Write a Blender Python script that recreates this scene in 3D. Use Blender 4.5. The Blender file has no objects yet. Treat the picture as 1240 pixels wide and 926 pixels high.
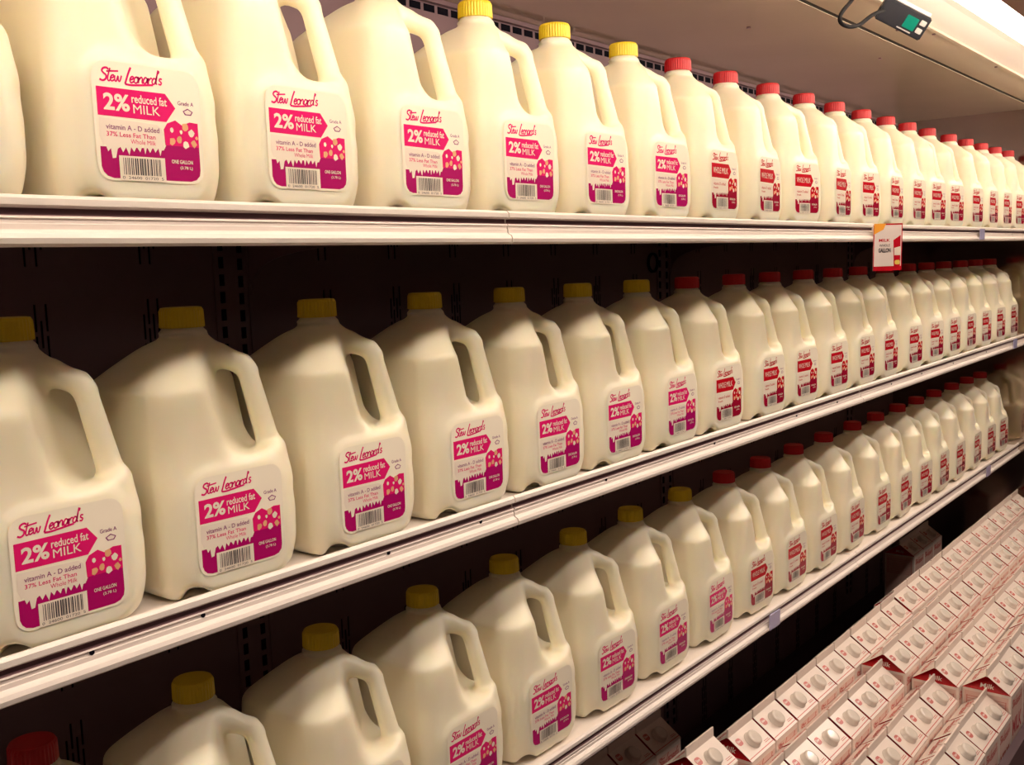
import bpy, bmesh, math, random
import numpy as np
from mathutils import Vector, Matrix
random.seed(7)
SC = bpy.context.scene
COL = SC.collection
CM = 0.01
EYE = 1.50                       # camera height above the floor, metres

# ---------------------------------------------------------------- camera
YAW, PITCH, ROLL, FPX = 0.67067, 0.11294, -0.0342, 1235.8
fw = Vector((math.cos(YAW)*math.cos(PITCH), math.sin(YAW)*math.cos(PITCH), -math.sin(PITCH)))
r0 = fw.cross(Vector((0, 0, 1))).normalized(); u0 = r0.cross(fw)
rt = math.cos(ROLL)*r0 + math.sin(ROLL)*u0
up = -math.sin(ROLL)*r0 + math.cos(ROLL)*u0
cd = bpy.data.cameras.new('camera'); cam = bpy.data.objects.new('camera', cd); COL.objects.link(cam)
cd.sensor_width = 36; cd.lens = 36*FPX/1240; cd.clip_start = 0.02; cd.clip_end = 50
cam.matrix_world = Matrix(((rt.x, up.x, -fw.x, 0), (rt.y, up.y, -fw.y, 0), (rt.z, up.z, -fw.z, EYE), (0, 0, 0, 1)))
SC.camera = cam

# ---------------------------------------------------------------- world, exposure, store lights, added fill
SC.view_settings.view_transform = 'Standard'; SC.view_settings.look = 'None'
SC.view_settings.gamma = 1; SC.view_settings.use_curve_mapping = False
SC.view_settings.exposure = 0.0
W = bpy.data.worlds.new('world'); SC.world = W; W.use_nodes = True
W.node_tree.nodes['Background'].inputs[0].default_value = (1.0, 0.72, 0.58, 1)
W.node_tree.nodes['Background'].inputs[1].default_value = 0.018
TUBE_W = 14.5
def area(name, loc, size, sizey, power, col, rot=(0, 0, 0)):
    l = bpy.data.lights.new(name, 'AREA'); l.shape = 'RECTANGLE'; l.size = size; l.size_y = sizey
    l.energy = power; l.color = col
    o = bpy.data.objects.new(name, l); COL.objects.link(o); o.location = loc; o.rotation_euler = rot
    return o
# the store's ceiling lights over the aisle behind the camera
for i in range(5):
    area('store_ceiling_light', (0.2+1.5*i, -0.85, EYE+1.75), 1.1, 0.2, 17, (1.0, 0.82, 0.70))
# weak unseen fill added across the aisle to brighten the fronts
area('front_fill_light', (1.8, -1.9, EYE+0.5), 5.0, 0.2, 1.5, (1.0, 0.80, 0.66), (math.pi/2, 0, 0))

# ---------------------------------------------------------------- helpers
def P(x, y, z): return (x*CM, y*CM, EYE+z*CM)      # centimetres from the eye -> metres

def mat(name, col, rough=0.5, metal=0.0, sss=0.0, emit=None, es=0.0, noise=0.0, nscale=40, bump=0.0, coat=0.0, stretch=None, spec=0.5):
    m = bpy.data.materials.new(name); m.use_nodes = True
    nt = m.node_tree; b = nt.nodes['Principled BSDF']
    b.inputs['Base Color'].default_value = (*col, 1); b.inputs['Roughness'].default_value = rough
    b.inputs['Metallic'].default_value = metal
    b.inputs['Specular IOR Level'].default_value = spec
    if sss:
        b.inputs['Subsurface Weight'].default_value = sss
        b.inputs['Subsurface Radius'].default_value = (1.0, 0.75, 0.45)
        b.inputs['Subsurface Scale'].default_value = 0.03
    if coat: b.inputs['Coat Weight'].default_value = coat; b.inputs['Coat Roughness'].default_value = 0.1
    if emit: b.inputs['Emission Color'].default_value = (*emit, 1); b.inputs['Emission Strength'].default_value = es
    if noise or bump:
        tc = nt.nodes.new('ShaderNodeTexCoord'); n = nt.nodes.new('ShaderNodeTexNoise')
        n.inputs['Scale'].default_value = nscale; n.inputs['Detail'].default_value = 4
        if stretch:
            mp = nt.nodes.new('ShaderNodeMapping'); mp.inputs['Scale'].default_value = stretch
            nt.links.new(tc.outputs['Object'], mp.inputs[0]); nt.links.new(mp.outputs[0], n.inputs['Vector'])
        else: nt.links.new(tc.outputs['Object'], n.inputs['Vector'])
        if noise:
            mx = nt.nodes.new('ShaderNodeMix'); mx.data_type = 'RGBA'
            mx.inputs[6].default_value = (*[c*(1-noise) for c in col], 1)
            mx.inputs[7].default_value = (*[min(1, c*(1+noise)) for c in col], 1)
            nt.links.new(n.outputs[0], mx.inputs[0]); nt.links.new(mx.outputs[2], b.inputs['Base Color'])
        if bump:
            bp = nt.nodes.new('ShaderNodeBump'); bp.inputs['Strength'].default_value = bump; bp.inputs['Distance'].default_value = 0.002
            nt.links.new(n.outputs[0], bp.inputs['Height']); nt.links.new(bp.outputs[0], b.inputs['Normal'])
    return m

M = {}
M['milk'] = mat('milk_plastic', (0.94, 0.86, 0.665), 0.34, sss=0.45, noise=0.02, nscale=9, spec=0.4)
M['yellow'] = mat('yellow_cap_plastic', (0.80, 0.58, 0.015), 0.4)
M['red'] = mat('red_cap_plastic', (0.52, 0.005, 0.01), 0.45)
M['film'] = mat('label_film', (0.95, 0.87, 0.71), 0.2, spec=0.6)
M['pink'] = mat('label_pink', (0.76, 0.012, 0.16), 0.2, spec=0.6)
M['magenta'] = mat('label_magenta', (0.42, 0.004, 0.13), 0.2, spec=0.6)
M['lred'] = mat('label_red', (0.55, 0.006, 0.018), 0.2, spec=0.6)
M['ldark'] = mat('label_dark_red', (0.33, 0.004, 0.03), 0.2, spec=0.6)
M['white'] = mat('label_white', (0.86, 0.76, 0.64), 0.25)
M['black'] = mat('label_black', (0.03, 0.02, 0.03), 0.3)
M['purple'] = mat('label_purple', (0.25, 0.03, 0.16), 0.3)
M['peach'] = mat('label_peach', (0.75, 0.38, 0.20), 0.3)
M['shelf'] = mat('white_enamel', (0.84, 0.76, 0.70), 0.38)
M['groove'] = mat('groove_shade_and_screws', (0.22, 0.12, 0.13), 0.35)  # recess shade of the rail groove put into the colour; screws reuse it
M['channel'] = mat('price_channel_grey', (0.86, 0.76, 0.70), 0.35)
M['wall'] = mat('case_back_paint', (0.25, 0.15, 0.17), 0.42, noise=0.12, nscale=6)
M['slot'] = mat('slot_shadow_black', (0.004, 0.003, 0.008), 0.8, spec=0.1)
M['ceil'] = mat('canopy_enamel', (0.78, 0.65, 0.48), 0.12, noise=0.12, nscale=3, spec=0.9, coat=0.4)
M['soffit'] = mat('soffit_tan', (0.52, 0.42, 0.31), 0.35, noise=0.04, nscale=5)
M['dark'] = mat('dark_gap', (0.008, 0.005, 0.005), 0.6)
M['reflector'] = mat('reflector_white', (0.80, 0.72, 0.66), 0.35)
M['steel'] = mat('stainless_end_panel', (0.50, 0.43, 0.37), 0.13, metal=1.0, noise=0.08, nscale=5)
M['wood'] = mat('dark_wood_fascia', (0.22, 0.06, 0.03), 0.45, noise=0.3, nscale=8, stretch=(0.2, 4, 4))
M['floor'] = mat('floor_tile', (0.20, 0.12, 0.10), 0.3, noise=0.15, nscale=3)
M['tube'] = mat('lit_tube', (1, 1, 1), 0.4, emit=(1.0, 0.86, 0.71), es=TUBE_W)
M['blackplastic'] = mat('black_plastic', (0.010, 0.010, 0.016), 0.45)
M['rubber'] = mat('cable_rubber', (0.006, 0.005, 0.006), 0.8, spec=0.15)
M['dull'] = mat('dull_deck', (0.07, 0.036, 0.045), 0.5, noise=0.2, nscale=9)
M['lcd'] = mat('green_lcd', (0.0, 0.12, 0.08), 0.3, emit=(0.0, 0.50, 0.30), es=0.22)
M['grey'] = mat('grey_print', (0.5, 0.48, 0.46), 0.4)
M['carton'] = mat('coated_carton', (0.80, 0.68, 0.60), 0.22, noise=0.03, nscale=12, bump=0.15, spec=0.5)
M['cartonpink'] = mat('carton_pink_print', (0.74, 0.50, 0.42), 0.25)
M['cartonred'] = mat('carton_red_print', (0.45, 0.004, 0.008), 0.25)
M['cartonline'] = mat('carton_line_print', (0.58, 0.16, 0.14), 0.25)
M['capwhite'] = mat('white_cap_plastic', (0.72, 0.64, 0.56), 0.08, spec=0.7)
M['tagblue'] = mat('clear_blue_tag', (0.42, 0.40, 0.62), 0.15)
M['signwhite'] = mat('sign_card', (0.78, 0.68, 0.64), 0.3)
M['orange'] = mat('sign_orange', (0.85, 0.36, 0.04), 0.3)
M['signyellow'] = mat('sign_yellow', (0.75, 0.55, 0.10), 0.3)

def mesh_obj(name, me, mats, parent=None):
    o = bpy.data.objects.new(name, me); COL.objects.link(o)
    if not isinstance(mats, (list, tuple)): mats = [mats]
    if not me.materials:
        for m in mats: me.materials.append(m)
    if parent: o.parent = parent
    return o
def bm_obj(name, bm, mats, parent=None, smooth=False, loc=None):
    me = bpy.data.meshes.new(name); bm.normal_update(); bm.to_mesh(me); bm.free()
    if smooth:
        for p in me.polygons: p.use_smooth = True
    o = mesh_obj(name, me, mats, parent)
    if loc: o.location = loc
    return o
def box(bm, x0, x1, y0, y1, z0, z1, mi=0, bevel=0):
    vs = [bm.verts.new((x, y, z)) for z in (z0, z1) for (x, y) in ((x0, y0), (x1, y0), (x1, y1), (x0, y1))]
    fs = []
    for f in ((0, 3, 2, 1), (4, 5, 6, 7), (0, 1, 5, 4), (1, 2, 6, 5), (2, 3, 7, 6), (3, 0, 4, 7)):
        q = bm.faces.new([vs[i] for i in f]); q.material_index = mi; fs.append(q)
    if bevel:
        es = list({e for f in fs for e in f.edges})
        bmesh.ops.bevel(bm, geom=es, offset=bevel, segments=2, affect='EDGES')
def thing(name, label, cat, loc=(0, 0, 0), rotz=0, group=None):
    o = bpy.data.objects.new(name, None); COL.objects.link(o); o.empty_display_size = 0.03
    o.location = loc; o.rotation_euler = (0, 0, rotz); o['label'] = label; o['category'] = cat
    if group: o['group'] = group
    return o
def tag(o, label, cat, group=None):
    o['label'] = label; o['category'] = cat
    if group: o['group'] = group
    return o
def struct(o): o['kind'] = 'structure'; return o
def extrude_x(bm, prof, x0, x1, mis=None, caps=True):
    """prof: closed list of (y,z) cm; extruded from x0 to x1"""
    a = [bm.verts.new((x0, y, z)) for y, z in prof]; b = [bm.verts.new((x1, y, z)) for y, z in prof]
    n = len(prof)
    for i in range(n):
        j = (i+1) % n
        f = bm.faces.new((a[i], b[i], b[j], a[j])); f.material_index = mis[i] if mis else 0
    if caps:
        bm.faces.new(a[::-1]); bm.faces.new(b)
def scale_cm(bm): bmesh.ops.scale(bm, vec=(CM, CM, CM), verts=bm.verts)
def to_world(bm):
    scale_cm(bm); bmesh.ops.translate(bm, vec=(0, 0, EYE), verts=bm.verts)

# ---------------------------------------------------------------- text to flat polygons
_txt = {}
def text_geo(s, bold=0.0, shear=0.0):
    """list of vertices (x,y) and triangles, height of capitals about 0.7"""
    k = (s, bold, shear)
    if k in _txt: return _txt[k]
    c = bpy.data.curves.new('t', 'FONT'); c.body = s; c.offset = bold; c.shear = shear; c.resolution_u = 3
    o = bpy.data.objects.new('t', c); COL.objects.link(o)
    bpy.context.view_layer.update()
    me = bpy.data.meshes.new_from_object(o.evaluated_get(bpy.context.evaluated_depsgraph_get()))
    vs = [(v.co.x, v.co.y) for v in me.vertices]; fs = [tuple(p.vertices) for p in me.polygons]
    bpy.data.objects.remove(o); bpy.data.curves.remove(c); bpy.data.meshes.remove(me)
    x0 = min(v[0] for v in vs); x1 = max(v[0] for v in vs); y0 = min(v[1] for v in vs); y1 = max(v[1] for v in vs)
    vs = [((x-x0)/(x1-x0), (y-y0)/(y1-y0)) for x, y in vs]
    _txt[k] = (vs, fs); return _txt[k]
class Sheet:
    """flat print laid in layers; fn maps (u,v,layer) to 3-D (cm)"""
    def __init__(s, fn): s.bm = bmesh.new(); s.fn = fn
    def poly(s, pts, mi, lay):
        vs = [s.bm.verts.new(s.fn(u, v, lay)) for u, v in pts]
        f = s.bm.faces.new(vs); f.material_index = mi; return f
    def rect(s, u0, u1, v0, v1, mi, lay): s.poly([(u0, v0), (u1, v0), (u1, v1), (u0, v1)], mi, lay)
    def text(s, t, u0, u1, v0, v1, mi, lay, bold=0.0, rise=0.0, shear=0.0):
        vs, fs = text_geo(t, bold, shear)
        b = [s.bm.verts.new(s.fn(u0+x*(u1-u0), v0+y*(v1-v0)+rise*x, lay)) for x, y in vs]
        for f in fs:
            try: s.bm.faces.new([b[i] for i in f]).material_index = mi
            except ValueError: pass
GLY = {
 'S': (.62, [[(.66,.86),(.48,1.0),(.2,.95),(.1,.75),(.28,.57),(.5,.42),(.5,.15),(.25,.0),(-.05,.1)]]),
 't': (.34, [[(.2,1.0),(.1,.5),(.08,.12),(.2,.0),(.36,.12)], [(-.1,.72),(.3,.76),(.95,.8)]]),
 'e': (.38, [[(.0,.22),(.25,.3),(.26,.46),(.1,.44),(.0,.22),(.12,.0),(.38,.12)]]),
 'w': (.66, [[(.0,.45),(.04,.08),(.18,.02),(.3,.42),(.36,.06),(.5,.04),(.6,.46)]]),
 'L': (.42, [[(.36,1.15),(.2,.7),(.08,.2),(.0,-.12)], [(.0,-.12),(.6,-.18),(2.0,-.1),(2.5,-.06)]]),
 'o': (.42, [[(.2,.46),(.03,.36),(.03,.08),(.2,.0),(.35,.12),(.34,.36),(.2,.46),(.42,.42)]]),
 'n': (.46, [[(.0,.45),(.02,.0)], [(.03,.25),(.2,.46),(.32,.38),(.34,.06),(.46,.06)]]),
 'a': (.46, [[(.34,.38),(.15,.47),(.0,.22),(.12,.0),(.3,.16),(.36,.44)], [(.36,.44),(.36,.08),(.46,.06)]]),
 'r': (.36, [[(.0,.46),(.04,.0)], [(.05,.25),(.18,.44),(.34,.42)]]),
 'd': (.48, [[(.34,.36),(.15,.46),(.0,.2),(.14,.0),(.32,.2),(.46,1.1)], [(.4,.6),(.36,.08),(.48,.06)]]),
 "'": (.14, [[(.1,1.05),(.04,.82)]]),
 's': (.34, [[(.3,.42),(.12,.46),(.08,.3),(.27,.16),(.2,.0),(.0,.05)]])}
def script(sh, word, u0, v0, size, mi, lay, wdt=0.07, rise=0.1, sh_=0.18):
    x = u0
    for ch in word:
        adv, strokes = GLY[ch]
        for st in strokes:
            pts = []
            P_ = [st[0]]+st+[st[-1]]
            for i in range(1, len(P_)-2):
                for k in range(4 if i < len(P_)-3 else 5):
                    t = k/4; a, b, c, d = P_[i-1:i+3]
                    pts.append(tuple(0.5*((2*b[q])+(-a[q]+c[q])*t+(2*a[q]-5*b[q]+4*c[q]-d[q])*t*t+(-a[q]+3*b[q]-3*c[q]+d[q])*t**3) for q in (0, 1)))
            pts = [(x+size*(p[0]+sh_*p[1]), v0+size*p[1]+rise*(x+size*p[0]-u0)) for p in pts]
            L, Rr = [], []
            for i, p in enumerate(pts):
                a = pts[max(i-1, 0)]; b = pts[min(i+1, len(pts)-1)]
                dx, dy = b[0]-a[0], b[1]-a[1]; n = math.hypot(dx, dy) or 1
                w = wdt*size*0.5*(1.25 if ch in 'SL' else 1.0)
                L.append((p[0]-dy/n*w*1.1, p[1]+dx/n*w*1.1)); Rr.append((p[0]+dy/n*w*1.1, p[1]-dx/n*w*1.1))
            la = [sh.bm.verts.new(sh.fn(q[0], q[1], lay)) for q in L]; ra = [sh.bm.verts.new(sh.fn(q[0], q[1], lay)) for q in Rr]
            for i in range(len(la)-1):
                try: sh.bm.faces.new((la[i], ra[i], ra[i+1], la[i+1])).material_index = mi
                except ValueError: pass
        x += adv*size*0.95
def rounded(u0, u1, v0, v1, r, n=5, corners=(1, 1, 1, 1)):
    pts = []
    for (cu, cv, a0, on) in ((u1-r, v0+r, -90, corners[1]), (u1-r, v1-r, 0, corners[2]), (u0+r, v1-r, 90, corners[3]), (u0+r, v0+r, 180, corners[0])):
        if on:
            for i in range(n+1):
                a = math.radians(a0+90*i/n); pts.append((cu+r*math.cos(a), cv+r*math.sin(a)))
        else:
            sx = 1 if a0 in (-90, 0) else -1; sy = 1 if a0 in (0, 90) else -1
            pts.append((cu+r*sx, cv+r*sy))
    return pts

# ================================================================= THE CASE (setting)
XL, XR = -60.0, 378.0
YB = 121.5
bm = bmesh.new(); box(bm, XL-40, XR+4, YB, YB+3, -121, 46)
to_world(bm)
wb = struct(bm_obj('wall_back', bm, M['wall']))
# perforations of the back wall: groups of staggered slots, two columns of upright slots, top row of air holes
bm = bmesh.new()
def slot(x0, x1, z0, z1): box(bm, x0, x1, YB-0.06, YB+0.3, z0, z1, 0)
up_x = [89.7-122, 89.7, 211.7, 333.7]
for ux in up_x:
    for k in range(60):
        z = -114+k*2.45
        slot(ux-1.9, ux-1.1, z, z+1.6); slot(ux+1.3, ux+2.1, z-0.3, z+1.3)
xg = 61.5-15.25*8
while xg < XR-3:
    if min(abs(xg-u) for u in up_x) > 4.2:
        zt = -2.6+17.6*2
        while zt > -110:
            for c, dx in enumerate((-1.1, -0.4, 0.3, 1.0)):
                off = 2.0 if c % 2 == 0 else 0
                for k in range(3):
                    z1 = zt-off-k*4.3*0.9
                    slot(xg+dx-0.11, xg+dx+0.11, z1-3.3, z1)
            zt -= 17.6
    xg += 15.25
x = XL
while x < XR-4:
    box(bm, x, x+2.7, YB-0.06, YB+0.3, 43.7, 44.9, 0); x += 3.5
to_world(bm)
struct(bm_obj('trim_1', bm, M['slot']))
# uprights: slim raised channels carrying the slots
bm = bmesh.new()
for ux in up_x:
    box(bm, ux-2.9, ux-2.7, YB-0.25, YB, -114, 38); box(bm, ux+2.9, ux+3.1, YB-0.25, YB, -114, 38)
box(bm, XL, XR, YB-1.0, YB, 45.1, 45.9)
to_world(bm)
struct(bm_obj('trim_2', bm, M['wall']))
# ceiling of the case
bm = bmesh.new(); box(bm, XL-40, XR+4, 76.4, YB+3, 46, 48); to_world(bm)
struct(bm_obj('ceiling', bm, M['ceil']))
bm = bmesh.new(); box(bm, XL-40, XR+4, 75.2, 76.4, 46.12, 48); to_world(bm)
struct(bm_obj('trim_3', bm, M['dark']))
# stainless end panel closing the case on the right
bm = bmesh.new(); box(bm, XR, XR+3, 34, YB, -121, 48); to_world(bm)
struct(bm_obj('wall_right', bm, M['steel']))
# floor of the aisle
bm = bmesh.new(); box(bm, -250, 700, -300, 130, -152, -150); to_world(bm)
struct(bm_obj('floor', bm, M['floor']))
# ridge of tiny screws on the canopy ceiling
bm = bmesh.new()
for (x, y) in ((196, 92), (150, 99), (250, 84)):
    bmesh.ops.create_cone(bm, cap_ends=True, segments=12, radius1=0.5, radius2=0.35, depth=0.3, matrix=Matrix.Translation((x, y, 45.9)))
to_world(bm); struct(bm_obj('trim_4', bm, M['groove']))

# ================================================================= CANOPY LIGHT
lf = thing('light_fixture', 'long canopy light fixture with a glowing tube above the front of the case', 'light', P(150, 55, 41))
def rel(o, root): o.parent = root; o.location = Vector(o.location)-root.location
bm = bmesh.new()
box(bm, XL-40, XR, 65.9, 75.2, 46, 48)
to_world(bm); o = bm_obj('soffit_panel', bm, M['soffit']); rel(o, lf)
bm = bmesh.new()
box(bm, XL-40, XR, 65.0, 65.9, 45.7, 48)
to_world(bm); o = bm_obj('edge_strip', bm, M['soffit']); rel(o, lf)
refl = [(65.0, 46.2), (58, 46.9), (50, 46.3), (44, 43.8), (40.5, 40.6), (38.6, 36.9), (38.2, 36.9), (40.0, 41.2), (43.6, 44.5), (50, 47.0), (58, 47.6), (65.0, 47.2)]
bm = bmesh.new(); extrude_x(bm, refl, XL-40, XR); to_world(bm)
o = bm_obj('reflector', bm, M['reflector']); rel(o, lf)
bm = bmesh.new(); box(bm, XL-40, XR, 34.5, 38.1, 35.6, 50, bevel=0.3); to_world(bm)
o = bm_obj('wood_fascia', bm, M['wood']); rel(o, lf); o['label'] = 'dark reddish wood fascia'
TY, TZ = 43.2, 39.4
tube_spans = [(-98, 20), (26, 145), (151, 270), (276, 374)]
for (a, b) in tube_spans:
    bm = bmesh.new()
    bmesh.ops.create_cone(bm, cap_ends=True, segments=20, radius1=2.6, radius2=2.6, depth=(b-a),
        matrix=Matrix.Translation(((a+b)/2, TY, TZ)) @ Matrix.Rotation(math.pi/2, 4, 'Y'))
    to_world(bm); o = bm_obj('tube', bm, M['tube'], smooth=True); rel(o, lf); tb = o
    for e in (a, b):
        bm = bmesh.new(); s = 1 if e == b else -1
        box(bm, e, e+s*1.2, TY-2.7, TY+2.7, TZ-2.7, TZ+3.4) if s > 0 else box(bm, e-1.2, e, TY-2.7, TY+2.7, TZ-2.7, TZ+3.4)
        to_world(bm); q = bm_obj('tube_holder', bm, M['reflector']); q.parent = tb
# screws along the soffit edge
for x in (175, 222, 232, 285):
    bm = bmesh.new()
    bmesh.ops.create_cone(bm, cap_ends=True, segments=10, radius1=0.35, radius2=0.45, depth=0.3, matrix=Matrix.Translation((x, 66.6 if x != 222 else 71, 45.9)))
    to_world(bm); o = bm_obj('screw', bm, M['groove']); rel(o, lf)

# ================================================================= SHELVES
ZS = {1: 6.35, 2: -28.15, 3: -65.8}
JOINTS = [-25.2, 96.8, 218.8, 340.8]
segs = [(XL-40, -25.3)] + [(JOINTS[i]+0.12, JOINTS[i+1]-0.12) for i in range(3)] + [(JOINTS[3]+0.12, XR-0.2)]
names = {1: 'top', 2: 'middle', 3: 'bottom'}
FY = 77.0
FYS = {1: 73.0, 2: 77.0, 3: 78.7}
def lip_profile(FY):
    pr = [(FY+2.2, -0.92), (FY+0.52, -0.90), (FY+0.48, -0.12), (FY+0.35, 0.0), (FY+0.15, -0.06), (FY-0.08, -0.28), (FY-0.08, -0.75), (FY+0.1, -0.92),
          (FY+0.5, -0.96), (FY+0.5, -1.45),
          (FY+0.15, -1.52), (FY+0.10, -1.68), (FY+0.22, -1.75), (FY+0.22, -2.05), (FY+0.15, -2.1), (FY+0.15, -2.5), (FY+0.0, -2.62),
          (FY-0.35, -2.8), (FY-0.5, -3.15), (FY-0.42, -3.55), (FY-0.1, -3.75), (FY+0.5, -3.77), (FY+0.5, -3.3), (FY+2.2, -3.3)]
    mi = [0, 0, 0, 0, 0, 0, 0, 0, 1, 1, 2, 2, 2, 2, 2, 2, 0, 0, 0, 0, 0, 0, 0, 0]
    return pr, mi
holes = [41.1, 51.7, 75.0, 90.4, 117.7, 150.4, 184.1, 205, 239, 262, 290, 325]
for k, zz in ZS.items():
    FY = FYS[k]; dj = {1: 4.4, 2: 0, 3: -2.0}[k]
    sh = thing('shelf', 'white enamelled %s shelf with a ridged price rail carrying a row of milk jugs' % names[k], 'shelf', P(150, 99, zz), group=None)
    for (a, b) in segs:
        a, b = (a-dj if a > XL-40 else a), (b-dj if b < XR-1 else b)
        bm = bmesh.new(); box(bm, a, b, FY+2.0, YB-0.3, -1.6, -0.92)
        box(bm, a, b, FY+2.0, FY+3.0, -3.3, -1.5)
        scale_cm(bm); bmesh.ops.translate(bm, vec=(-1.5, -0.99, 0), verts=bm.verts)
        bm_obj('shelf_deck', bm, M['shelf'], sh)
        bm = bmesh.new(); pr, mi = lip_profile(FY); extrude_x(bm, pr, a, b, mi)
        scale_cm(bm); bmesh.ops.translate(bm, vec=(-1.5, -0.99, 0), verts=bm.verts)
        bm_obj('price_rail', bm, [M['shelf'], M['groove'], M['channel']], sh)
    for ux in up_x[1:]:
        # support bracket, its lower edge curving up towards the front
        pts = [(YB-0.3, -1.65)]; n = 10
        pts.append((FY+6, -1.65)); pts.append((FY+6, -2.3))
        for i in range(n+1):
            t = i/n; pts.append((FY+12+(YB-0.3-FY-12)*(1-(1-t)**2.4)*1.0, -2.6-7.5*t**2.6))
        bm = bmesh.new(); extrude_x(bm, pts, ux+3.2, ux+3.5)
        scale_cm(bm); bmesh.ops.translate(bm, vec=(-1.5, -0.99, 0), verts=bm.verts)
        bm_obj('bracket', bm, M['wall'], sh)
    if k == 2:
        for hx in holes:
            bm = bmesh.new()
            bmesh.ops.create_cone(bm, cap_ends=True, segments=12, radius1=0.22, radius2=0.22, depth=0.12,
                matrix=Matrix.Translation((hx, FY+0.18, -1.85)) @ Matrix.Rotation(math.pi/2, 4, 'X'))
            scale_cm(bm); bmesh.ops.translate(bm, vec=(-1.5, -0.99, 0), verts=bm.verts)
            bm_obj('rail_screw', bm, M['slot'], sh)

# ================================================================= MILK JUG (implicit surface -> surface nets)
def surface_nets(F, org, h):
    nx, ny, nz = F.shape
    S = F < 0
    cs = np.zeros((nx-1, ny-1, nz-1, 3)); cnt = np.zeros((nx-1, ny-1, nz-1))
    corners = [(i, j, k) for i in (0, 1) for j in (0, 1) for k in (0, 1)]
    def sub(A, c): return A[c[0]:nx-1+c[0], c[1]:ny-1+c[1], c[2]:nz-1+c[2]]
    for a in corners:
        for ax in range(3):
            if a[ax] == 1: continue
            b = list(a); b[ax] = 1; b = tuple(b)
            fa, fb = sub(F, a), sub(F, b); m = (fa < 0) != (fb < 0)
            t = np.where(m, fa/np.where(m, fa-fb, 1), 0)
            for d in range(3):
                v = np.full(fa.shape, float(a[d])) if d != ax else t
                cs[..., d] += np.where(m, v, 0)
            cnt += m
    act = cnt > 0
    idx = -np.ones(act.shape, int); idx[act] = np.arange(act.sum())
    I = np.argwhere(act)
    V = (I + cs[act]/cnt[act][:, None])*h + np.array(org)
    quads = []
    for ax in range(3):
        a1, a2 = (ax+1) % 3, (ax+2) % 3
        sl0 = [slice(None)]*3; sl1 = [slice(None)]*3
        sl0[ax] = slice(0, -1); sl1[ax] = slice(1, None)
        s0, s1 = S[tuple(sl0)], S[tuple(sl1)]
        E = np.argwhere(s0 != s1)
        E = E[(E[:, a1] > 0) & (E[:, a2] > 0) & (E[:, a1] < F.shape[a1]-1) & (E[:, a2] < F.shape[a2]-1)]
        ins = s0[tuple(E.T)]
        def g(d1, d2):
            q = E.copy(); q[:, a1] -= d1; q[:, a2] -= d2
            return idx[tuple(q.T)]
        q = np.stack([g(1, 1), g(0, 1), g(0, 0), g(1, 0)], 1)
        q[~ins] = q[~ins][:, ::-1]
        quads.append(q)
    Q = np.concatenate(quads)
    return V, Q
def sdbox2(x, y, hx, hy, r):
    qx = np.abs(x)-hx+r; qy = np.abs(y)-hy+r
    return np.hypot(np.maximum(qx, 0), np.maximum(qy, 0)) + np.minimum(np.maximum(qx, qy), 0) - r
def smin(a, b, k):
    hh = np.clip(0.5+0.5*(b-a)/k, 0, 1); return b*(1-hh)+a*hh - k*hh*(1-hh)
def smax(a, b, k): return -smin(-a, -b, k)
def capsule(X, Y, Z, a, b, ra, rb, sy=1.0):
    a = np.array(a, float); b = np.array(b, float); d = b-a
    px, py, pz = X-a[0], Y-a[1], Z-a[2]
    t = np.clip((px*d[0]+py*d[1]+pz*d[2])/(d@d), 0, 1)
    return np.sqrt((px-t*d[0])**2+(py-t*d[1])**2+(pz-t*d[2])**2)-(ra+(rb-ra)*t)
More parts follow.
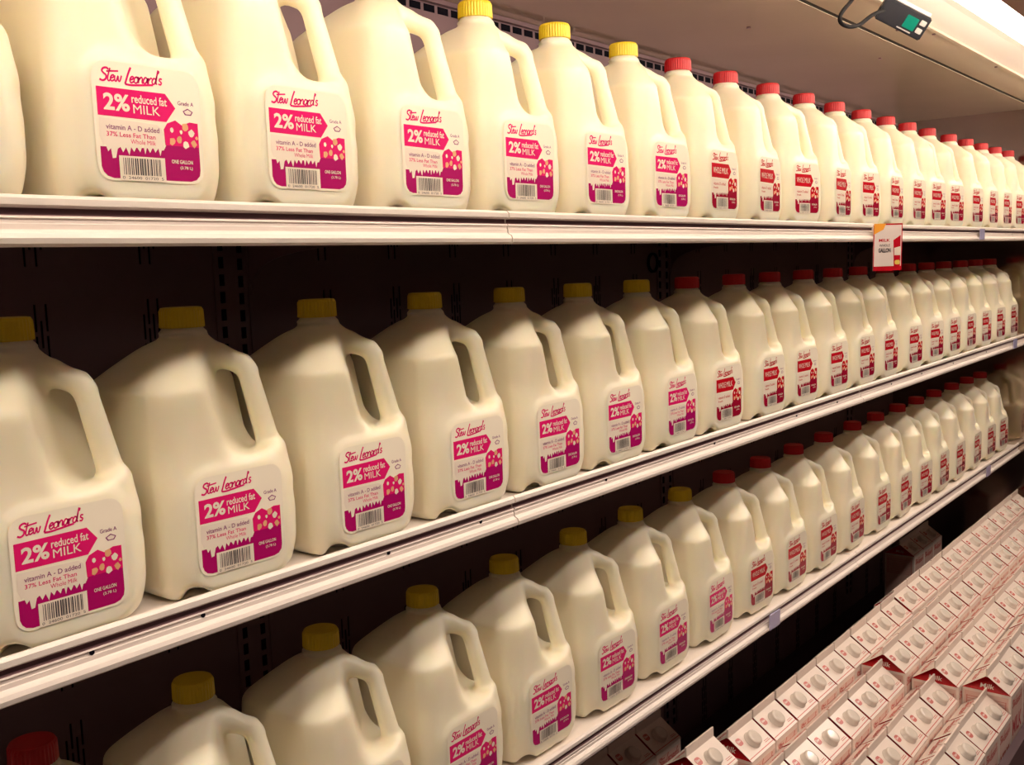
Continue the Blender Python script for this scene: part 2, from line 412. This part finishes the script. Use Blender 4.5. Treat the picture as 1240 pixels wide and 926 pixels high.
def jug_mesh():
    h = 0.24
    xs = np.arange(-8.8, 8.9, h); zs = np.arange(-1.7, 24.8, h)
    X, Y, Z = np.meshgrid(xs, xs, zs, indexing='ij')
    T = (X-Y)/math.sqrt(2)                       # towards the handle corner (front right)
    U = (X+Y)/math.sqrt(2)
    # body: rounded square that draws in over the shoulder
    zt_ = (Z-18.3)/(22.9-18.3); zz = np.clip(0.5*(zt_+np.sqrt(zt_**2+0.006)), 0, 1)
    half = 7.45 - 5.15*zz + 0.15*np.sin(np.pi*zz) + 0.22*np.interp(Z, [0, 3, 9, 13], [0, 1, 1, 0])
    rad = np.minimum(np.interp(Z, [8, 18], [2.2, 2.9]), half)
    low = np.clip((1.8-Z)/2.7, 0, 1); half = half-0.45*low**2
    d2 = sdbox2(X, Y, half, half, rad)
    slope = np.where((Z > 18.3) & (Z < 22.9), 0.66, 1.0)
    body = np.maximum(d2*slope, np.maximum(-Z-0.9, Z-22.9))
    tlim = np.interp(Z, [-0.9, 0.3, 2.3, 5.5, 9.0, 20.5, 25], [8.4, 9.2, 9.8, 9.95, 9.45, 6.75, 6.0])
    d2 = smax(d2*slope, T-tlim, 1.2)
    body = smax(d2, np.maximum(-Z-0.9, Z-22.8), 1.5)
    # recess behind the handle
    cut = smax(np.interp(Z, [10.6, 13, 20], [5.3, 4.0, 2.5])-T+0.012*U**2, 10.6-Z-0.03*U+0.38*np.abs(T-4.6), 2.4)
    body = smax(body, -cut, 1.0)
    # label panel standing slightly proud on the front
    lobe = sdbox2(X+0.1, Z-5.4, 5.9, 5.9, 2.8)
    lob = smax(smax(lobe, np.abs(Y+4.5)-3.42, 1.1), T-tlim, 1.2)
    body = smin(body, lob, 0.5)
    # neck
    R = np.hypot(X, Y)
    neck = np.maximum(R-1.85, np.maximum(21-Z, Z-24.2))
    bead = np.hypot(R-2.02, (Z-23.05)*1.1)-0.24
    body = smin(body, neck, 0.9); body = np.minimum(body, bead)
    # handle
    def tp(t, z): return (t/math.sqrt(2), -t/math.sqrt(2), z)
    path = [(0.8, 21.25, 1.6), (3.2, 20.7, 1.15), (5.4, 19.75, 0.98), (5.85, 19.1, 0.96), (7.6, 11.4, 1.12), (7.9, 8.5, 1.3)]
    hd = None
    for (a, b) in zip(path[:-1], path[1:]):
        c = capsule(X, Y, Z, tp(a[0], a[1]), tp(b[0], b[1]), a[2], b[2])
        hd = c if hd is None else smin(hd, c, 0.35)
    body = smin(body, hd, 1.1)
    # moulded arches under the base and a small nick at the front left corner
    for (ax, ay) in ((0.8, -8), (8, 0), (-0.8, 8), (-8, 0.8)):
        c = np.sqrt((X-ax)**2 + (Y-ay)**2*0.6 + (Z+1.2)**2*2.0)-1.2
        body = smax(body, -c, 0.5)
    off = ((X+5.6)-(Y+7.5))/math.sqrt(2)
    c = smax(np.sqrt(off**2*1.3 + (Z+1.0)**2*0.9)-1.4, U+9.3-4.2, 0.8)
    body = smax(body, -c, 0.5)
    body = smax(body, -Z-0.9, 0.25)
    V, Q = surface_nets(body, (xs[0], xs[0], zs[0]), h)
    # relax
    e = np.concatenate([Q[:, [0, 1]], Q[:, [1, 2]], Q[:, [2, 3]], Q[:, [3, 0]]]); e = np.concatenate([e, e[:, ::-1]])
    for lam in (0.55, -0.35, 0.55, -0.35, 0.4):
        acc = np.zeros_like(V); n = np.zeros(len(V))
        np.add.at(acc, e[:, 0], V[e[:, 1]]); np.add.at(n, e[:, 0], 1)
        V = V + lam*(acc/n[:, None]-V)
    V[:, 2] -= V[:, 2].min()
    me = bpy.data.meshes.new('jug_body')
    me.from_pydata((V*CM).tolist(), [], Q.tolist()); me.update()
    me.polygons.foreach_set('use_smooth', np.ones(len(Q), bool))
    me.materials.append(M['milk'])
    return me
JUG = jug_mesh()

def cap_mesh(m):
    bm = bmesh.new(); n = 72
    rings = [(23.45, 2.02, 0), (23.5, 2.12, 1), (25.05, 2.07, 1), (25.35, 1.9, 0), (25.4, 1.6, 0)]
    R = []
    for z, r, rib in rings:
        z += 0.9
        R.append([bm.verts.new(((r-(0.07 if (i % 2 and rib) else 0))*math.cos(2*math.pi*i/n), (r-(0.07 if (i % 2 and rib) else 0))*math.sin(2*math.pi*i/n), z)) for i in range(n)])
    for a, b in zip(R[:-1], R[1:]):
        for i in range(n): bm.faces.new((a[i], a[(i+1) % n], b[(i+1) % n], b[i]))
    bm.faces.new(R[-1]); bm.faces.new(R[0][::-1])
    scale_cm(bm); me = bpy.data.meshes.new('cap'); bm.to_mesh(me); bm.free(); me.materials.append(m)
    return me
CAPM = {'yellow': cap_mesh(M['yellow']), 'red': cap_mesh(M['red'])}

# ---- printed label (design coordinates: x 0..9.2, z from 0 at the top of the band, down)
def label_mesh(kind):
    two = kind == 'yellow'
    mats = [M['film'], M['pink'] if two else M['lred'], M['magenta'] if two else M['ldark'], M['white'], M['black'],
            M['purple'], M['peach'], M['film']]
    SX = 0.96
    def fn(u, v, lay): return (-4.75+u*SX, -7.985-0.012*lay, 9.25+v)
    s = Sheet(fn)
    # film with its own thickness
    s.poly(rounded(-0.35, 9.6, -7.05, 2.0, 1.3), 0, 0)
    # script name
    script(s, 'Stew', 0.4, 0.45, 0.98, 1, 1, 0.12, 0.05)
    script(s, "Leonard's", 2.6, 0.52, 1.02, 1, 1, 0.12, 0.05)
    # band with its arrow tip
    s.poly([(0, -2.15), (5.6, -2.2), (6.15, -2.2), (7.1, -1.05), (6.2, 0.02), (0, 0)], 1, 1)
    if two:
        s.text('2%', 0.55, 2.85, -1.72, -0.42, 3, 2, 0.03)
        s.text('reduced fat', 3.05, 6.3, -0.98, -0.32, 3, 2, 0.015)
        s.text('MILK', 3.15, 5.6, -1.78, -1.1, 3, 2, 0.0)
    else:
        s.text('WHOLE', 0.6, 3.3, -1.5, -0.6, 3, 2, 0.0)
        s.text('MILK', 3.65, 5.9, -1.5, -0.6, 3, 2, 0.0)
    # base block with dripping top edge
    s.poly([(1.0, -6.85), (8.2, -6.85), (8.75, -6.7), (9.1, -6.35), (9.2, -5.9), (9.2, -4.0), (6.0, -4.0), (5.8, -4.35), (0, -4.5), (0, -6.0), (0.15, -6.4), (0.45, -6.7)], 2, 1)
    # white bubble with drips (over the block)
    bub = [(0.05, -2.3), (5.2, -2.5), (5.6, -2.75), (5.78, -3.2), (5.75, -4.45)]
    drips = [(5.5, -4.5), (5.35, -4.95), (5.2, -4.35), (4.9, -4.7), (4.7, -4.3), (4.4, -4.75), (4.15, -4.3), (3.95, -4.9), (3.8, -4.1), (3.5, -4.75),
             (3.2, -4.35), (2.95, -4.75), (2.7, -4.4), (2.5, -5.05), (2.25, -4.45), (1.95, -4.85), (1.75, -4.45), (1.5, -4.6), (1.3, -5.3), (1.0, -5.35),
             (0.9, -4.6), (0.65, -4.85), (0.45, -4.3), (0.25, -4.4), (0.0, -3.7)]
    s.poly(bub+drips, 3, 2)
    if two:
        s.text('vitamin A - D added', 0.6, 5.4, -3.15, -2.75, 5, 3, 0.01)
        s.text('37% Less Fat Than', 0.6, 5.0, -3.68, -3.32, 1, 3, 0.01)
        s.text('Whole Milk', 2.7, 5.0, -4.15, -3.8, 1, 3, 0.0)
    else:
        s.text('vitamin D added', 0.6, 4.9, -3.3, -2.85, 1, 3, 0.01)
        s.text('fresh', 0.6, 2.2, -3.85, -3.5, 1, 3, 0.01)
    # picture field, left as a plain scatter of milk splashes
    s.poly([(6.2, -2.3), (7.0, -2.0), (7.6, -2.35), (8.4, -2.05), (9.2, -2.1), (9.2, -4.05), (5.9, -4.05), (5.85, -2.8)], 1, 2)
    rnd = random.Random(3)
    for (cx, cy, r, mi) in ((7.9, -2.45, .34, 6), (8.5, -2.9, .3, 3), (7.3, -3.5, .28, 6), (6.6, -3.7, .3, 6), (8.7, -3.8, .3, 6), (7.9, -3.9, .3, 3), (6.6, -2.8, .2, 3), (9.0, -3.3, .16, 6), (7.5, -2.9, .16, 3)):
        n = 9; a0 = rnd.random()
        s.poly([(cx+r*(0.75+0.5*rnd.random())*math.cos(a0+2*math.pi*i/n)*0.9, cy+r*(0.75+0.5*rnd.random())*math.sin(a0+2*math.pi*i/n)) for i in range(n)], mi, 3)
    # bar code
    s.rect(1.55, 5.75, -7.0, -5.1, 3, 3)
    x = 1.9
    while x < 5.35:
        w = rnd.choice((0.05, 0.05, 0.08, 0.12)); s.rect(x, x+w, -6.55, -5.25, 4, 4); x += w+rnd.choice((0.05, 0.07, 0.12))
    s.text('0 12345 67890 5' if False else '0  24600  01720  5', 1.75, 5.5, -6.88, -6.66, 4, 4)
    s.text('ONE GALLON', 6.4, 8.45, -5.45, -5.15, 3, 3, 0.015)
    s.text('(3.78 L)', 7.2, 8.4, -5.95, -5.65, 3, 3, 0.01)
    s.text('Grade A', 7.35, 8.9, -0.75, -0.42, 5, 1, 0.01)
    s.poly([(8.0, -1.5), (8.6, -1.5), (8.8, -1.2), (8.3, -0.95), (7.8, -1.2)], 5, 1)
    s.poly([(8.08, -1.42), (8.52, -1.42), (8.68, -1.22), (8.3, -1.05), (7.92, -1.22)], 3, 2)
    scale_cm(s.bm)
    me = bpy.data.meshes.new('label'); s.bm.to_mesh(me); s.bm.free()
    for m in mats: me.materials.append(m)
    # all faces look to the front (-Y)
    b = bmesh.new(); b.from_mesh(me)
    for f in b.faces:
        if f.normal.y > 0: f.normal_flip()
    b.to_mesh(me); b.free()
    return me
LABM = {'yellow': label_mesh('yellow'), 'red': label_mesh('red')}
def make_jug(kind):
    t = thing('milk_jug', 'jug', 'milk jug')
    mesh_obj('jug_body', JUG, M['milk'], t)
    c = mesh_obj('cap', CAPM[kind], M[kind], t); c['label'] = '%s ribbed screw cap' % kind
    l = mesh_obj('label', LABM[kind], M['film'], t)
    l['label'] = 'pink and magenta printed label' if kind == 'yellow' else 'red printed label'
    return t
def copy_tree(o, parent=None):
    c = o.copy(); COL.objects.link(c); c.parent = parent
    for ch in list(o.children): copy_tree(ch, c)
    return c
ORD = ['first', 'second', 'third', 'fourth', 'fifth', 'sixth', 'seventh', 'eighth', 'ninth', 'tenth', 'eleventh', 'twelfth', 'thirteenth',
       'fourteenth', 'fifteenth', 'sixteenth', 'seventeenth', 'eighteenth', 'nineteenth', 'twentieth', 'twenty-first', 'twenty-second', 'twenty-third', 'twenty-fourth']
# (x, kind, turn in degrees)
Y, R_ = 'yellow', 'red'
JROW = {
 1: (81.5, [(31.0, Y, 0), (47.9, Y, 0), (64.2, Y, 0), (81.2, Y, 0), (98.0, Y, 1), (114.4, Y, 0), (131.6, Y, 1), (147.8, R_, -1), (164.4, R_, -3), (181.5, R_, 5),
         (198.3, R_, -3), (214.6, R_, 2), (230.6, R_, -2), (246.8, R_, 0), (262.8, R_, 4), (279.0, R_, 5), (298.5, R_, 2), (315.5, R_, 0), (332.0, R_, 1), (348.5, R_, 3), (365.0, R_, 0)]),
 2: (85.5, [(24.0, Y, 0), (40.5, Y, 0), (57.2, Y, 1), (74.1, Y, 0), (91.2, Y, 0), (107.8, Y, 0), (124.0, Y, 0), (140.5, Y, -1), (157.0, R_, 1), (175.0, R_, 0), (190.8, R_, 2),
         (207.6, R_, 1), (224.2, R_, 0), (240.2, R_, 0), (259.0, R_, 2), (277.0, R_, 4), (293.5, R_, 1), (310.0, R_, 0), (327.2, R_, 2), (344.6, R_, 2), (362.0, R_, 0)]),
 3: (88.3, [(23.5, R_, 0), (40.8, R_, 0), (57.4, Y, 0), (74.4, Y, 0), (91.4, Y, 0), (108.1, Y, 1), (125.1, Y, 2), (141.7, Y, 0), (158.5, Y, -1), (175.7, R_, 2), (192.1, R_, 0),
         (208.9, R_, 0), (226.1, R_, -1), (244.6, R_, 0), (261.2, R_, -1), (278.5, R_, 2), (295.0, R_, -1), (311.8, R_, 0), (330.3, R_, -2), (347.6, R_, 1), (364.0, R_, 2)]),
}
protos = {}
for row, (yy, lst) in JROW.items():
    cnt = {Y: 0, R_: 0}; nred_left = 0
    base = ZS[row] + (0.2 if row == 1 else 0)*0
    for i, (x, kind, turn) in enumerate(lst):
        if (row == 2 and i == 0) or (row == 3 and i == 0): continue
        if kind not in protos: protos[kind] = t = make_jug(kind)
        else: t = copy_tree(protos[kind])
        t.location = P(x, yy, base-0.90)
        t.rotation_euler = (0, 0, -math.radians(turn))
        if row == 3 and x < 50:
            lab = 'red-capped gallon milk jug at the left end of the bottom shelf'
        elif kind == Y:
            lab = '%s yellow-capped gallon jug of 2%% milk from the left on the %s shelf' % (ORD[cnt[Y]], names[row]); cnt[Y] += 1
        else:
            lab = '%s red-capped gallon jug of whole milk past the yellow-capped ones on the %s shelf' % (ORD[cnt[R_]], names[row]); cnt[R_] += 1
        t['label'] = lab; t['group'] = '%s-capped milk jugs on the %s shelf' % (kind, names[row])

# ================================================================= MILK CARTONS in the lower well
def carton_mesh():
    W2 = 4.66; H = 19.0; G = 3.1; FIN = 1.55
    bm = bmesh.new()
    def quad(pts, mi): f = bm.faces.new([bm.verts.new(p) for p in pts]); f.material_index = mi; return f
    # body with softly rounded upright edges
    prof = [(-W2, -W2), (W2, -W2), (W2, W2), (-W2, W2)]
    r = 0.35; ring = []
    for cx, cy, a0 in ((W2-r, -W2+r, -90), (W2-r, W2-r, 0), (-W2+r, W2-r, 90), (-W2+r, -W2+r, 180)):
        for i in range(4):
            a = math.radians(a0+30*i); ring.append((cx+r*math.cos(a), cy+r*math.sin(a)))
    lo = [bm.verts.new((x, y, 0)) for x, y in ring]; hi = [bm.verts.new((x, y, H)) for x, y in ring]
    n = len(ring)
    for i in range(n):
        f = bm.faces.new((lo[i], lo[(i+1) % n], hi[(i+1) % n], hi[i])); f.material_index = 0
    bm.faces.new(lo[::-1])
    # roof panels, gable ends folded inwards
    e = W2-0.05; t = 0.12; fold = 2.3
    for s in (-1, 1):
        quad([(-e, s*e, H), (e, s*e, H), (e, s*t, H+G), (-e, s*t, H+G)][::(1 if s < 0 else -1)], 0)
        # red folded gable triangles, tucked in under the ridge
        quad([(s*e, -e, H), (s*e, e, H), (s*(e-fold), 0.0, H+G-0.3)][::(1 if s > 0 else -1)], 2)
        quad([(s*e, -e, H), (s*(e-fold), 0, H+G-0.3), (s*e, -t, H+G)][::(1 if s < 0 else -1)], 2)
        quad([(s*e, e, H), (s*(e-fold), 0, H+G-0.3), (s*e, t, H+G)][::(1 if s > 0 else -1)], 2)
    # fin along the ridge
    box(bm, -e, e, -t-0.04, t+0.04, H+G-0.1, H+G+FIN, 0, bevel=0.04)
    # print on the front roof panel: logo block, writing and a red rule
    L = math.hypot(e-t, G); dy, dz = (e-t)/L, G/L            # unit vector up the slope
    def roof(u, v, lay): # u across, v up the slope from the eave
        k = 0.03+0.01*lay
        return (u, -e+dy*v-dz*k, H+dz*v+dy*k)
    s = Sheet(roof); s.bm.free(); s.bm = bm
    s.rect(-e+0.1, e-0.1, 0.45, 0.6, 3, 0)
    s.text('KEEP COLD', 1.4, 4.3, 0.8, 1.1, 3, 0) if False else None
    s.poly(rounded(-3.9, -2.35, 3.1, 4.5, 0.5, 3), 3, 0)
    s.text('Stew', -3.7, -2.55, 3.7, 4.2, 0, 1, 0.02)
    s.rect(2.3, 4.2, 1.0, 1.12, 3, 0); s.rect(2.3, 4.0, 1.3, 1.4, 3, 0)
    # front face print
    def front(u, v, lay): return (u, -W2-0.02-0.01*lay, v)
    s.fn = front
    s.rect(-4.2, 4.2, 0.6, H-0.9, 1, 0)
    script(s, 'Stew', -4.0, H-2.6, 1.35, 3, 1, 0.16, 0)
    script(s, "Leonard's", -1.2, H-2.6, 1.4, 3, 1, 0.15, 0)
    s.text('MILK', -3.5, 3.5, H-8.5, H-5.2, 2, 1, 0.03)
    s.rect(-4.2, 4.2, 2.5, 4.5, 2, 1)
    # rear roof print
    def rroof(u, v, lay):
        k = 0.03+0.01*lay
        return (-u, e-dy*v+dz*k, H+dz*v+dy*k)
    s.fn = rroof
    script(s, 'Stew', -3.9, 1.8, 1.35, 3, 0, 0.16, 0)
    script(s, "Leonard's", -1.1, 1.8, 1.35, 3, 0, 0.15, 0)
    # sides: pink panel with a fine ruled grid, red gable lettering
    for sg in (-1, 1):
        def side(u, v, lay): return (sg*(W2+0.02+0.01*lay), -sg*(-u) if False else sg*u, v)
        s.fn = side
        s.rect(-4.1, 4.1, 0.6, H-0.5, 1, 0)
        for k in range(9): s.rect(-3.6, 3.6, H-1.6-k*0.55, H-1.5-k*0.55, 3, 1)
        s.rect(-3.7, -3.55, H-6.2, H-1.4, 3, 1); s.rect(3.55, 3.7, H-6.2, H-1.4, 3, 1)
        def gab(u, v, lay):
            tt = v/(G-0.3)
            return (sg*(e-fold*tt+0.04), sg*u, H+v)
        s.fn = gab
        s.text('Milk', -1.3, 1.3, 0.5, 1.2, 0, 0, 0.01)
    scale_cm(bm)
    me = bpy.data.meshes.new('carton_body'); bm.normal_update(); bm.to_mesh(me); bm.free()
    for m in (M['carton'], M['cartonpink'], M['cartonred'], M['cartonline']): me.materials.append(m)
    # cap on the roof
    bm = bmesh.new(); n = 40
    rings = [(0.0, 1.62), (0.12, 1.62), (0.14, 1.45), (0.95, 1.42), (1.12, 1.3), (1.18, 1.0)]
    R = [[bm.verts.new((r*math.cos(2*math.pi*i/n), r*math.sin(2*math.pi*i/n), z)) for i in range(n)] for z, r in rings]
    for a, b in zip(R[:-1], R[1:]):
        for i in range(n): bm.faces.new((a[i], a[(i+1) % n], b[(i+1) % n], b[i])).smooth = True
    bm.faces.new(R[-1])
    ang = math.atan2(G, e-t)
    yv = L*0.50
    bmesh.ops.transform(bm, matrix=Matrix.Translation((0, -e+dy*yv, H+dz*yv)) @ Matrix.Rotation(ang, 4, 'X'), verts=bm.verts)
    scale_cm(bm)
    mc = bpy.data.meshes.new('cap'); bm.to_mesh(mc); bm.free(); mc.materials.append(M['capwhite'])
    return me, mc
CB, CC = carton_mesh()
CAPZ = 19.0+1.55+0.95; CAPY = -2.35-0.65      # cap top relative to a carton's base centre
def run(x0, n, pitch=9.78): return [x0+i*pitch for i in range(n)]
CROWS = [
 ('rearmost lit row', 73.8, [(143.0, -79.8)] + [(x, -82.6) for x in run(157.9, 9)] + [(x, -82.0) for x in run(245.6, 13)]),
 ('second row from the back', 64.4, [(150.2, -84.6)]+[(x, -84.6) for x in run(160.0, 5)] + [(x, -82.6) for x in run(209.6, 17)]),
 ('third row from the back', 55.0, [(x, -86.8) for x in run(163.4, 5)] + [(x, -84.3) for x in run(212.3, 15)]),
 ('front row', 45.6, [(x, -88.2) for x in run(175.2, 4)] + [(x, -84.6) for x in run(214.3, 8)]),
]
proto = None; lowest = []
for rname, yc, lst in CROWS:
    for i, (x, zc) in enumerate(lst):
        if proto is None:
            proto = t = thing('milk_carton', 'x', 'milk carton')
            mesh_obj('carton_body', CB, M['carton'], t); mesh_obj('cap', CC, M['capwhite'], t)
        else: t = copy_tree(proto)
        zb = zc-CAPZ
        t.location = P(x, yc-CAPY+random.uniform(-.12, .12), zb)
        t.rotation_euler = (0, 0, math.radians(random.uniform(-.8, .8)))
        t['label'] = 'white gable-top milk carton, %s from the near end of the %s' % (ORD[i], rname)
        t['group'] = 'milk cartons in the %s' % rname
        lowest.append((x, yc-CAPY, zb))
DIM = [(x, -90.5) for x in run(145, 3)] + [(x, -91) for x in run(322, 3)]
for i, (x, zc) in enumerate(DIM):
    t = copy_tree(proto); t.location = P(x, 96.5-CAPY, zc-CAPZ)
    where = 'nearer' if i < 3 else 'farther'
    t['label'] = 'milk carton in the shadow under the bottom shelf, %s of the %s three' % (ORD[i % 3], where)
    t['group'] = 'milk cartons in shadow under the bottom shelf'
    lowest.append((x, 96.5-CAPY, zc-CAPZ))
# decks carrying the cartons: one stepped deck, each step right under its cartons
steps = {}
for x, y, z in lowest: steps.setdefault((round(y), round(z, 1)), []).append(x)
dk = thing('display_deck', 'dull deck at the bottom of the case under the milk cartons', 'deck', P(150, 80, -121))
def dpart(name, *b):
    bm = bmesh.new(); box(bm, *b); scale_cm(bm); bmesh.ops.translate(bm, vec=(-1.5, -0.8, 1.21), verts=bm.verts)
    bm_obj(name, bm, M['dull'], dk)
RN = {77: 'rearmost lit', 68: 'second', 67: 'second', 58: 'third', 49: 'front', 48: 'front', 99: 'shadowed', 100: 'shadowed', 98: 'shadowed'}
seen = {}
for (y, z), xs_ in sorted(steps.items(), key=lambda q: (q[0][0], min(q[1]))):
    bm = bmesh.new(); box(bm, -(max(xs_)-min(xs_))/2-4.6, (max(xs_)-min(xs_))/2+4.6, -4.5, 4.5, -2.5, -0.03, bevel=0.1)
    scale_cm(bm); o = bm_obj('display_step', bm, M['dull'], None, loc=P((min(xs_)+max(xs_))/2, y, z))
    k = seen.get(y, 0); seen[y] = k+1
    tag(o, 'dull riser under the %s row of milk cartons, %s piece from the near end' % (RN.get(y, 'middle'), ORD[k]), 'riser', 'risers under the cartons')
dpart('deck_panel', XL-40, XR-0.1, 44, YB-0.2, -121, -119.5)
dpart('front_panel', XL-40, XR-0.1, 42.0, 43.6, -150, -96)

# ================================================================= THERMOMETER AND CABLE
def ray(u, v): return (fw*FPX + rt*(u-620) - up*(v-463))
def on_y(u, v, y):
    d = ray(u, v); return d*(y/d.y)
def place_px(u, v, y): p = on_y(u, v, y); return Vector((p.x*CM, p.y*CM, EYE+p.z*CM))
c0 = place_px(1094, 23, 59.5)
ax = (rt*50 - up*26).normalized(); ny = -ray(1092, 23).normalized()
ny = (ny + Vector((-0.10, -0.15, -0.25))).normalized()
ax = (ax - ny*ax.dot(ny)).normalized(); az = ny.cross(ax).normalized()
if az.dot(up) < 0: az = -az
ax = az.cross(ny).normalized()
if ax.dot(rt) < 0: ax = -ax
MT = Matrix((( ax.x, -ny.x, az.x, c0.x), (ax.y, -ny.y, az.y, c0.y), (ax.z, -ny.z, az.z, c0.z), (0, 0, 0, 1)))
th = thing('thermometer', 'small black digital thermometer with green screen hanging from the canopy', 'thermometer', c0)
th.matrix_world = MT
K = (c0-Vector((0, 0, EYE))).length/ (FPX*CM)      # cm per pixel at that distance
w_, h_ = 27*K, 12.5*K
bm = bmesh.new(); box(bm, -w_, w_, 0, 2.0, -h_, h_, 0, bevel=0.2); scale_cm(bm)
case_o = bm_obj('case', bm, M['blackplastic'], th)
bm = bmesh.new(); box(bm, 2*K, 15.5*K, -0.12, 0.1, -7*K, 6.5*K, 0, bevel=0.08); scale_cm(bm)
o = bm_obj('screen', bm, M['lcd'], case_o); o['label'] = 'green display'
for (a, b) in ((17.5, 6.0), (17.5, -2.5)):
    bm = bmesh.new(); box(bm, a*K, (a+6.5)*K, -0.15, 0.1, (b-4)*K, (b+1.5)*K, 0, bevel=0.08); scale_cm(bm)
    bm_obj('button', bm, M['grey'], case_o)
bm = bmesh.new()
box(bm, -2*K, 14*K, -0.1, 0.1, -10*K, -8.8*K, 0); scale_cm(bm); bm_obj('printed_strip', bm, M['grey'], case_o)
bm = bmesh.new(); box(bm, -w_*0.95, w_*0.95, 2.0, 2.4, h_-1.4, h_+0.5, 0, bevel=0.05); scale_cm(bm)
bm_obj('mounting_bracket', bm, M['shelf'], th)
def tube_curve(name, pts, r, m):
    c = bpy.data.curves.new(name, 'CURVE'); c.dimensions = '3D'; c.bevel_depth = r; c.bevel_resolution = 3
    s = c.splines.new('NURBS'); s.points.add(len(pts)-1); s.use_endpoint_u = True; s.order_u = 4
    for p, q in zip(s.points, pts): p.co = (*q, 1)
    o = bpy.data.objects.new(name, c); COL.objects.link(o); bpy.context.view_layer.update()
    me = bpy.data.meshes.new_from_object(o.evaluated_get(bpy.context.evaluated_depsgraph_get()))
    bpy.data.objects.remove(o); o = mesh_obj(name, me, m); me.materials.clear(); me.materials.append(m)
    for p in me.polygons: p.use_smooth = True
    return o
cb = tube_curve('cable', [place_px(u, v, y) for u, v, y in ((1036, -6, 64), (1031, 2, 63), (1020, 12, 62), (1014, 26, 61.5), (1026, 34, 61), (1042, 31, 60.5), (1052, 20, 60.2), (1064, 14, 60), (1070, 13, 60))], 0.0032, M['rubber'])
tag(cb, 'thin black cable looping out of the thermometer under the canopy', 'cable')

# ================================================================= SIGN ON THE TOP SHELF, SMALL CLIPS
a = on_y(1058, 271, 72.2); p1 = Vector(a)
hdir = Vector((0.80, -0.60, 0)).normalized()
wS, hS = 0, 0
# width so that the right edge lands a short way along hdir
wS = 6.8; hS = 9.6
sg = thing('price_sign', 'small white price card with orange corner and red border hanging from the top shelf rail', 'sign', (p1.x*CM, p1.y*CM, EYE+p1.z*CM), 0)
nS = Vector((hdir.y, -hdir.x, 0))
def sfn(u, v, lay):
    q = hdir*u + nS*(0.02*lay) + Vector((0.05*v, 0, v)); return (q.x, q.y, q.z)
s = Sheet(sfn)
b = s.bm
vs = [b.verts.new(sfn(u, v, l)) for l in (-4, 0) for (u, v) in ((0, 0), (wS, 0), (wS, -hS), (0, -hS))]
for f in ((0, 1, 2, 3), (7, 6, 5, 4), (0, 4, 5, 1), (1, 5, 6, 2), (2, 6, 7, 3), (3, 7, 4, 0)): b.faces.new([vs[i] for i in f])
s.rect(0, wS, -hS, -hS+0.9, 2, 1); s.rect(0, 0.22, -hS, -0.3, 2, 1); s.rect(wS-0.2, wS, -hS, 0, 2, 1); s.rect(2.8, wS, -0.3, 0, 2, 1)
s.poly([(0.1, 0), (2.9, 0), (2.3, -1.2), (0.1, -2.2)], 1, 2)
s.text('Fresh', 1.2, 4.0, -3.7, -3.0, 2, 2, 0.01) if False else None
s.text('MILK', 1.3, 3.9, -3.7, -3.1, 2, 2, 0.02); s.text('WHOLE', 1.4, 3.9, -4.7, -4.2, 4, 2, 0.01)
s.text('GALLON', 1.2, 4.1, -5.9, -5.0, 4, 2, 0.04)
s.poly([(4.7, -3.4), (6.4, -2.4), (6.4, -hS+0.9), (4.9, -hS+0.9)], 2, 2)
s.poly([(4.9, -5.0), (6.4, -4.7), (6.4, -6.5), (4.95, -6.5)], 3, 3)
s.poly(rounded(5.1, 6.3, -8.4, -7.5, 0.3, 3), 5, 4)
scale_cm(b)
me_o = bm_obj('card', b, [M['signwhite'], M['orange'], M['lred'], M['white'], M['black'], M['signyellow']], sg)
bm = bmesh.new()
q = hdir*3.4
box(bm, q.x-1.2, q.x+1.2, 0.1, 0.95, -1.6, -0.2, 0); scale_cm(bm); bm_obj('clip', bm, M['channel'], sg)
def rail_clip(x, row, lab):
    bm = bmesh.new()
    extrude_x(bm, [(-0.8, 0), (-0.55, 0.05), (-0.5, -2.9), (-0.75, -2.9)], -2.2, 2.2)
    scale_cm(bm); o = bm_obj('rail_tag', bm, M['tagblue'], None, loc=P(x, FYS[row], ZS[row]-0.55))
    tag(o, lab, 'shelf tag', 'small bluish rail tags')
rail_clip(298.0, 1, 'small bluish plastic tag on the top shelf rail, right of the hanging price card')
rail_clip(175.6, 3, 'small bluish plastic tag on the bottom shelf rail, nearer of its two tags')
rail_clip(334, 3, 'small bluish plastic tag on the bottom shelf rail, farther of its two tags')
rail_clip(358.0, 2, 'small bluish plastic tag at the far end of the middle shelf rail')
# round port in the back wall between the top and the middle shelf
pc = on_y(791, 318, YB-0.3)
bm = bmesh.new(); n = 28
for i in range(n):
    a0, a1 = 2*math.pi*i/n, 2*math.pi*(i+1)/n
    ro, ri = 2.3, 1.8
    vs = [bm.verts.new((r*math.cos(a), y, r*math.sin(a))) for y in (-0.25, 0.25) for a, r in ((a0, ro), (a1, ro), (a1, ri), (a0, ri))]
    for f in ((0, 1, 2, 3), (7, 6, 5, 4), (0, 4, 5, 1), (2, 6, 7, 3)): bm.faces.new([vs[k] for k in f])
scale_cm(bm)
tag(bm_obj('cable_port', bm, M['slot'], None, loc=P(pc.x, YB-0.2, pc.z)), 'round dark ring on the back wall under the top shelf', 'wall fitting')
